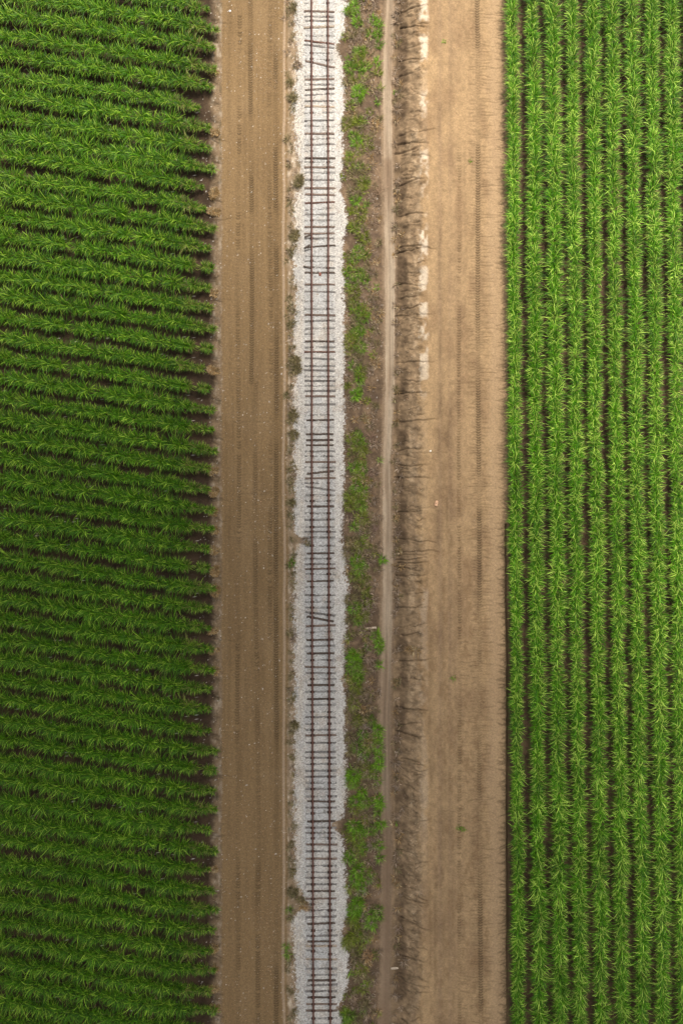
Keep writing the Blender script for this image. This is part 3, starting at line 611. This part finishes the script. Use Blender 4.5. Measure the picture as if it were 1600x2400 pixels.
# ------------------------------------------------------------------ verge plants
GC = {'G': ([.085, .20, .005], [.19, .36, .010], [.25, .42, .06], .15), 'g': ([.07, .15, .006], [.16, .29, .012], [.28, .36, .08], .15),
      'y': ([.10, .135, .010], [.22, .26, .02], [.30, .27, .10], .2), 'd': ([.13, .10, .04], [.20, .17, .07], [.32, .25, .14], .2), 't': ([.28, .175, .07], [.40, .26, .115], [.5, .4, .24], .2),
      'w': ([.22, .155, .10], [.33, .24, .16], [.42, .33, .25], .15)}
def tuft(px, py, r, kind, dens=1.0, hgt=1.0):
    """grass clump, r in photo px (26.3 px = 1 m)"""
    rad = r / 26.3; n = int(105 * dens * (rad / .4) ** 1.6) + 9; rad = rad * .82
    cx, cy = P(px, py, 0); a = R.uniform(0, 2 * np.pi, n); rr = rad * np.sqrt(R.random(n)) * .95
    rr *= .45 + 1.1 * vn(np.cos(a) * 2 + px, np.sin(a) * 2 + py, 80)
    bx = float(cx) + np.cos(a) * rr; by = float(cy) + np.sin(a) * rr; bz = ground_z(bx, by) - .02
    az = a + R.normal(0, .9, n); L = R.uniform(.28, .68, n) * hgt; th0 = R.uniform(.2, .8, n)
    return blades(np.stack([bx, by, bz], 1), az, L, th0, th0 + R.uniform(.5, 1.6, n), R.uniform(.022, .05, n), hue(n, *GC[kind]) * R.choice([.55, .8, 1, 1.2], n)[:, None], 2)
# grass
G = []
g_list = """830,15,10,G 815,30,8,g 833,40,8,G 875,45,8,G 888,50,9,G 885,75,8,G 868,80,8,g 888,100,8,g 836,55,8,G 825,80,10,y 845,120,9,g 885,140,7,G 840,140,14,y 855,155,10,g 820,160,12,g 885,165,9,g 812,195,8,g
828,190,6,g 835,232,12,g 820,250,8,y 892,200,5,y 885,235,4,G 815,290,12,y 840,285,12,y 830,320,10,g 835,335,10,G 845,350,9,g 888,275,6,G 820,385,10,y 845,390,12,y 832,415,12,y 850,430,14,y 830,450,14,g 833,470,10,G
858,477,4,g 845,500,12,y 825,535,9,g 850,545,12,y 855,560,10,y 840,590,14,g 855,600,10,y 830,610,8,g 820,620,6,y 840,640,10,g 855,655,9,g 815,640,6,g 825,665,12,G 830,685,14,y 825,705,14,y 832,720,10,g 845,730,12,y
850,745,14,g 835,755,12,y 835,780,12,g 825,790,10,y 845,775,10,g 825,805,14,y 845,815,14,g 830,830,12,y 840,845,12,y 830,860,10,g 845,870,10,y 840,885,7,g 842,895,6,g 820,1028,10,y 840,1030,10,g 835,1045,16,y
850,1055,12,y 830,1070,12,y 845,1075,10,y 830,1095,12,g 850,1100,10,g 840,1115,12,y 835,1140,14,g 850,1150,9,G 820,1160,10,y 840,1170,14,y 820,1185,12,y 845,1185,12,g 850,1215,16,y 855,1235,12,y 830,1235,8,g
825,1270,16,y 845,1275,12,y 815,1295,10,d 835,1310,10,y 840,1335,10,G 830,1350,12,y 850,1355,12,y 840,1370,12,g 855,1380,10,y 820,1405,12,d 860,1405,10,y 830,1425,12,G 845,1440,9,y 820,1450,10,y 838,1455,8,g
816,1495,5,y 888,1508,10,G 890,1522,7,G 825,1562,10,g 890,1560,6,G 835,1572,10,g 840,1590,10,g 830,1605,14,y 825,1630,10,g 830,1650,12,y 858,1685,8,y 840,1690,10,y 870,1690,8,g 850,1720,10,g 820,1725,10,d 870,1745,10,g
835,1750,10,g 855,1765,12,g 820,1760,8,y 840,1795,12,y 860,1810,12,y 875,1815,8,g 885,1832,5,G 830,1832,12,G 848,1857,10,G 835,1877,13,G 855,1882,12,G 830,1895,10,y 885,1905,7,g 840,1952,13,G 825,1962,12,g 880,1942,8,g
865,1952,8,g 835,1972,10,y 850,1985,10,g 890,1985,8,G 820,2000,8,g 815,2012,8,G 890,2015,7,G 830,2057,12,G 845,2067,10,G 845,2079,8,G 820,2080,8,y 830,2142,12,G 825,2155,10,g 868,2145,10,g 888,2135,6,g 890,2150,6,g
835,2165,10,y 835,2190,14,y 845,2185,10,y 815,2210,12,y 835,2245,12,d 845,2270,12,y 840,2290,8,d 830,2385,12,y 815,2397,10,g 700,430,9,d 671,2215,5,g 677,2130,4,g 674,2235,4,g 680,1480,5,d 683,1320,5,g 679,190,5,d""".split()
for s in g_list:
    a = s.split(',')
    if a[3] == 'G' and random.random() < .1: a[3] = 'g'
    if a[3] == 'g' and random.random() < .2: a[3] = 'y'
    if a[3] == 'y' and random.random() < .25: a[3] = 'd'
    if random.random() < .35: G.append(tuft(float(a[0]) + random.uniform(-6, 8), float(a[1]) + random.uniform(-6, 6), float(a[2]) * .7, random.choice('dw'), .6, .8))
    G.append(tuft(float(a[0]), float(a[1]), float(a[2]), a[3]))
for q_ in range(420):                               # looser sprigs through the verge
    yq = random.uniform(-70, 2470); xq = random.gauss(843, 20)
    if 905 < yq < 1010 and random.random() < .85: continue
    if xq < np.interp(yq, ye, we) + 2 or xq > 893: continue
    G.append(tuft(xq, yq, random.uniform(3, 8), random.choice('gyyyddw') , .7, .8))
v, f, cc = merge(G); tag(mesh_np('grass', v, f, M_GRASS, cc), 'rough green and yellowish grass growing along the verge beside the track', 'grass', kind='stuff')
G = []
for q_ in range(800):
    yq = random.uniform(-70, 2470); xq = random.choice((random.gauss(872, 12), random.gauss(850, 26), random.gauss(682, 5), random.gauss(930, 6)))
    if 715 < xq < np.interp(yq, ye, we): continue
    if 894 < xq < 922 : continue
    G.append(tuft(xq, yq, random.uniform(4, 9) * (.6 if xq < 700 or xq > 900 else 1), random.choice('dwwwt' if xq > 700 else 'dddw'), .55, .75))
for (xq, yq, r_) in [(693, 553, 9), (690, 845, 9), (695, 868, 9), (688, 972, 8), (690, 1020, 7), (700, 425, 8), (685, 230, 7), (686, 20, 6), (690, 1700, 7), (690, 2090, 9), (684, 760, 6), (683, 1180, 6)]:
    for _ in range(3): G.append(tuft(xq + random.uniform(-4, 4), yq + random.uniform(-7, 7), r_, 'd', .9, .8))
v, f, cc = merge(G); tag(mesh_np('dry_grass', v, f, M_GRASS, cc), 'dead straw coloured grass and weeds between the track and the narrow path', 'dry grass', kind='stuff')
def one_tuft(name, spots, label, cat, group=None, dens=1.3, hgt=1.1):
    v, f, cc = merge([tuft(*s, dens, hgt) for s in spots]); cx, cy = P(spots[0][0], spots[0][1]); cz = float(ground_z(cx, cy))
    v = v - np.array([float(cx), float(cy), cz]); o = mesh_np(name, v, f, M_GRASS, cc); o.location = (float(cx), float(cy), cz); return tag(o, label, cat, group)
for sp, lab in [([(840, 215, 15, 'G')], 'bright green round grass clump, uppermost big one on the verge'),
                ([(832, 925, 9, 'G'), (841, 918, 6, 'g')], 'lone green grass clump on bare brown verge at mid height'),
                ([(835, 1318, 12, 'G')], 'bright green grass clump just above the washed-out ballast channel'),
                ([(828, 1535, 13, 'G'), (832, 1551, 12, 'G')], 'bright green grass clump at the ballast edge below the fallen log'),
                ([(881, 1492, 8, 'G')], 'small green grass clump right of the fallen log by the path'),
                ([(897, 1312, 6, 'G')], 'tiny bright green clump growing onto the narrow path edge'),
                ([(885, 1712, 9, 'G'), (885, 1730, 9, 'G'), (886, 1752, 9, 'G'), (888, 1775, 9, 'G'), (887, 1795, 9, 'G')], 'long strip of bright green grass along the left edge of the path'),
                ([(828, 1815, 14, 'G')], 'bright green grass clump left of the dead twigs, low on the verge'),
                ([(888, 1876, 9, 'G'), (889, 1887, 8, 'G')], 'green grass clump against the path edge level with broken bare soil'),
                ([(830, 1935, 15, 'G')], 'bright green clump beside the brown washout at the right rail'),
                ([(893, 1936, 7, 'G')], 'small bright green clump overhanging the path beside pale dead grass'),
                ([(838, 2040, 12, 'G')], 'green grass clump at ballast edge above the pale dead thatch'),
                ([(838, 2112, 12, 'G'), (835, 2126, 15, 'G')], 'largest bright green grass clump near the bottom of the verge'),
                ([(870, 2165, 12, 'G')], 'dark green grass clump in the middle of the verge near the bottom'),
                ([(820, 2196, 14, 'y')], 'olive brown bushy weed spilling over the ballast near the bottom'),
                ([(815, 2375, 12, 'g')], 'dark green weed at the ballast edge at the very bottom')]:
    one_tuft('grass_clump', sp, lab, 'grass clump', 'green grass clumps on the verge')
for sp, lab in [([(1039, 101, 4, 'g')], 'tiny green weed on the pale dirt track near the top'), ([(1062, 1588, 5, 'g')], 'small green weed on the dirt track, lower middle'), ([(1074, 1936, 5, 'g'), (1083, 1941, 5, 'g')], 'largest green weed patch on the brown dirt track near the bottom'),
                ([(925, 210, 4, 'g')], 'small green weed right of the path near the top'), ([(930, 1933, 4, 'g')], 'small green weed at the foot of the eroded bank'), ([(1100, 380, 3, 'g')], 'faint green weed on the pale track beside the herringbone tyre mark')]:
    one_tuft('weed', sp, lab, 'weed', 'weeds on the bare dirt', .6, .5)
for sp, lab in [([(972, 1525, 8, 't'), (958, 1522, 5, 't')], 'golden dry grass tuft on the eroded bank'), ([(925, 1790, 8, 'w'), (930, 1800, 6, 'w')], 'pale dead grass heap right of the path, lower part'), ([(945, 2256, 8, 'w')], 'grey tan dead grass star on the bank near the bottom'), ([(932, 250, 8, 'w')], 'pale dead grass tuft right of the path near the top'), ([(934, 1143, 6, 'w')], 'spiky pale dead grass tuft between path and bank at mid height'), ([(932, 45, 8, 'w')], 'pale dead grass tuft on the bank at the very top')]:
    one_tuft('dry_grass_tuft', sp, lab, 'grass tuft', 'dry grass tufts on the bank', .6, 1.0)
tanends = {4: 7, 7: 8, 10: 12, 11: 12, 15: 6, 19: 12, 24: 8, 25: 13, 26: 8, 27: 9, 28: 9, 29: 13, 30: 12, 32: 7, 33: 6, 34: 9, 44: 8, 48: 8, 49: 7, 50: 8, 51: 13}
for r, sz_ in tanends.items():
    yq = ROWY0 + (r - 1) * ROWDY + 4
    dd = [(507 + random.uniform(-3, 3), yq, sz_ * .7, 't')] + [(random.uniform(492, 508), yq + random.uniform(-5, 8), sz_ * .6, 't') for _ in range(3)]
    one_tuft('dead_grass_patch', dd, 'tan dead grass patch at the road end of the %s left cane row' % ordinal(r), 'grass patch', 'tan dead grass patches along the left road', 3.5, .5)
one_tuft('grass_pile', [(697, 152, 7, 'w'), (702, 158, 6, 'w')], 'pale flattened dead grass pile left of the rails near the top', 'grass pile', 'flattened dead grass piles beside the ballast', 1.2, .6)
one_tuft('grass_pile', [(714, 1266, 8, 'w'), (720, 1272, 6, 'd')], 'brown dead grass pile spilling onto the left ballast at mid height', 'grass pile', 'flattened dead grass piles beside the ballast', 1.2, .6)
one_tuft('grass_pile', [(714, 2118, 9, 't'), (706, 2106, 8, 'd'), (722, 2122, 6, 'w')], 'swirled brown dead grass pile against the left rail near the bottom', 'grass pile', 'flattened dead grass piles beside the ballast', 1.4, .7)

# dead bushes: bare twigs
def twigs(px, py, r, n, colr, hgt=.35):
    cx, cy = P(px, py); parts = []
    for _ in range(n):
        a = random.uniform(0, 2 * math.pi); L = r / 26.3 * random.uniform(.5, 1.15); k = 5
        pts = []; x, y = float(cx) + random.gauss(0, r / 90), float(cy) + random.gauss(0, r / 90); z = float(ground_z(x, y)); h = random.uniform(.3, 1) * hgt
        for i in range(k + 1):
            t = i / k; pts.append((x, y, z + .04 + h * math.sin(t * 1.9))); a += random.gauss(0, .35); x += math.cos(a) * L / k; y += math.sin(a) * L / k
        parts.append((pts, random.uniform(.012, .022)))
        if random.random() < .7:
            s = random.randint(1, 3); a2 = a + random.choice((-1, 1)) * random.uniform(.5, 1.1); p = pts[s]
            pts2 = [p] + [(p[0] + math.cos(a2) * L * .15 * i, p[1] + math.sin(a2) * L * .15 * i, p[2] + .02 * i) for i in (1, 2, 3)]; parts.append((pts2, .010))
    Vv, Ff = [], []; o = 0
    for pts, w in parts:
        m = len(pts)
        for i, p in enumerate(pts):
            q2 = pts[min(i + 1, m - 1)]; q1 = pts[max(i - 1, 0)]; d = np.array(q2) - np.array(q1); d /= (np.linalg.norm(d) + 1e-9); s = np.cross(d, [0, 0, 1]); s /= (np.linalg.norm(s) + 1e-9); u = np.cross(s, d); ww = w * (1 - .7 * i / m)
            for aa in (0, 2.094, 4.189): Vv.append(np.array(p) + s * math.cos(aa) * ww + u * math.sin(aa) * ww)
        for i in range(m - 1):
            for j in range(3): Ff.append([o + 3 * i + j, o + 3 * i + (j + 1) % 3, o + 3 * i + 3 + (j + 1) % 3, o + 3 * i + 3 + j])
        o += 3 * m
    Vv = np.array(Vv); cc = np.array(colr)[None] * R.uniform(.55, .95, (len(Vv), 1)); return Vv, np.array(Ff), cc
for (px_, py_, r, n, cl, lab) in [(883, 448, 20, 34, (.40, .27, .17), 'tan dead bush by the path edge, uppermost large one'), (878, 520, 17, 26, (.36, .25, .17), 'brown dead bush right of yellow grass above mid height'), (877, 600, 15, 22, (.35, .25, .18), 'thin dead bush between green grass and path, above mid height'),
        (878, 692, 16, 26, (.37, .26, .18), 'dead bush sprawling beside the path below the track kink'), (876, 762, 14, 7, (.50, .40, .28), 'sparse pale forked dead branch beside the path'), (872, 1025, 15, 22, (.36, .23, .16), 'dead bush just below the bare dark verge'),
        (874, 1110, 15, 24, (.34, .22, .16), 'reddish brown dead bush left of the tyre-marked path'), (877, 1240, 15, 28, (.36, .24, .18), 'dead bush level with the brown pile on the left ballast'), (862, 1425, 15, 24, (.42, .31, .24), 'pale pinkish dead bush above the fallen log'),
        (873, 1535, 18, 30, (.42, .28, .18), 'tan dead bush right of the bright clump below the log'), (868, 1625, 20, 32, (.38, .26, .17), 'wide brown dead bush filling the verge below centre'), (856, 1705, 14, 20, (.42, .33, .26), 'pale dead bush above the long green strip'),
        (845, 1775, 13, 20, (.42, .34, .27), 'pale grey dead bush left of the long green strip'), (866, 1985, 16, 26, (.40, .30, .22), 'tan dead bush between two green edges, lower verge'), (852, 2090, 13, 26, (.45, .36, .28), 'pale matted dead bush above the largest green clump'),
        (862, 2238, 16, 34, (.50, .30, .14), 'bright orange tan dead bush near the bottom of the verge'), (875, 2310, 12, 16, (.38, .27, .19), 'small dead bush near the bottom by the path'), (860, 60, 12, 18, (.42, .32, .24), 'pale dead bush between green clumps at the top'),
        (850, 300, 16, 14, (.40, .31, .22), 'thin dead branches left of the path near the top'), (932, 1250, 10, 12, (.40, .30, .23), 'dark red twigs right of the path by the bank foot'), (930, 1730, 12, 18, (.40, .28, .2), 'brown twigs right of the path in the lower half'), (928, 1850, 12, 16, (.42, .32, .24), 'pale twigs along the path edge low in the photo'), (935, 2180, 13, 18, (.36, .26, .19), 'long twigs on the bank foot near the bottom')]:
    v, f, cc = twigs(px_, py_, r, n, cl); cx, cy = P(px_, py_); cz = float(ground_z(cx, cy)); v = v - np.array([float(cx), float(cy), cz])
    o = mesh_np('dead_bush', v, f, M_TWIG, cc); o.location = (float(cx), float(cy), cz); tag(o, lab, 'dead bush', 'dead bushes beside the narrow path')
print('objects', len(bpy.data.objects))
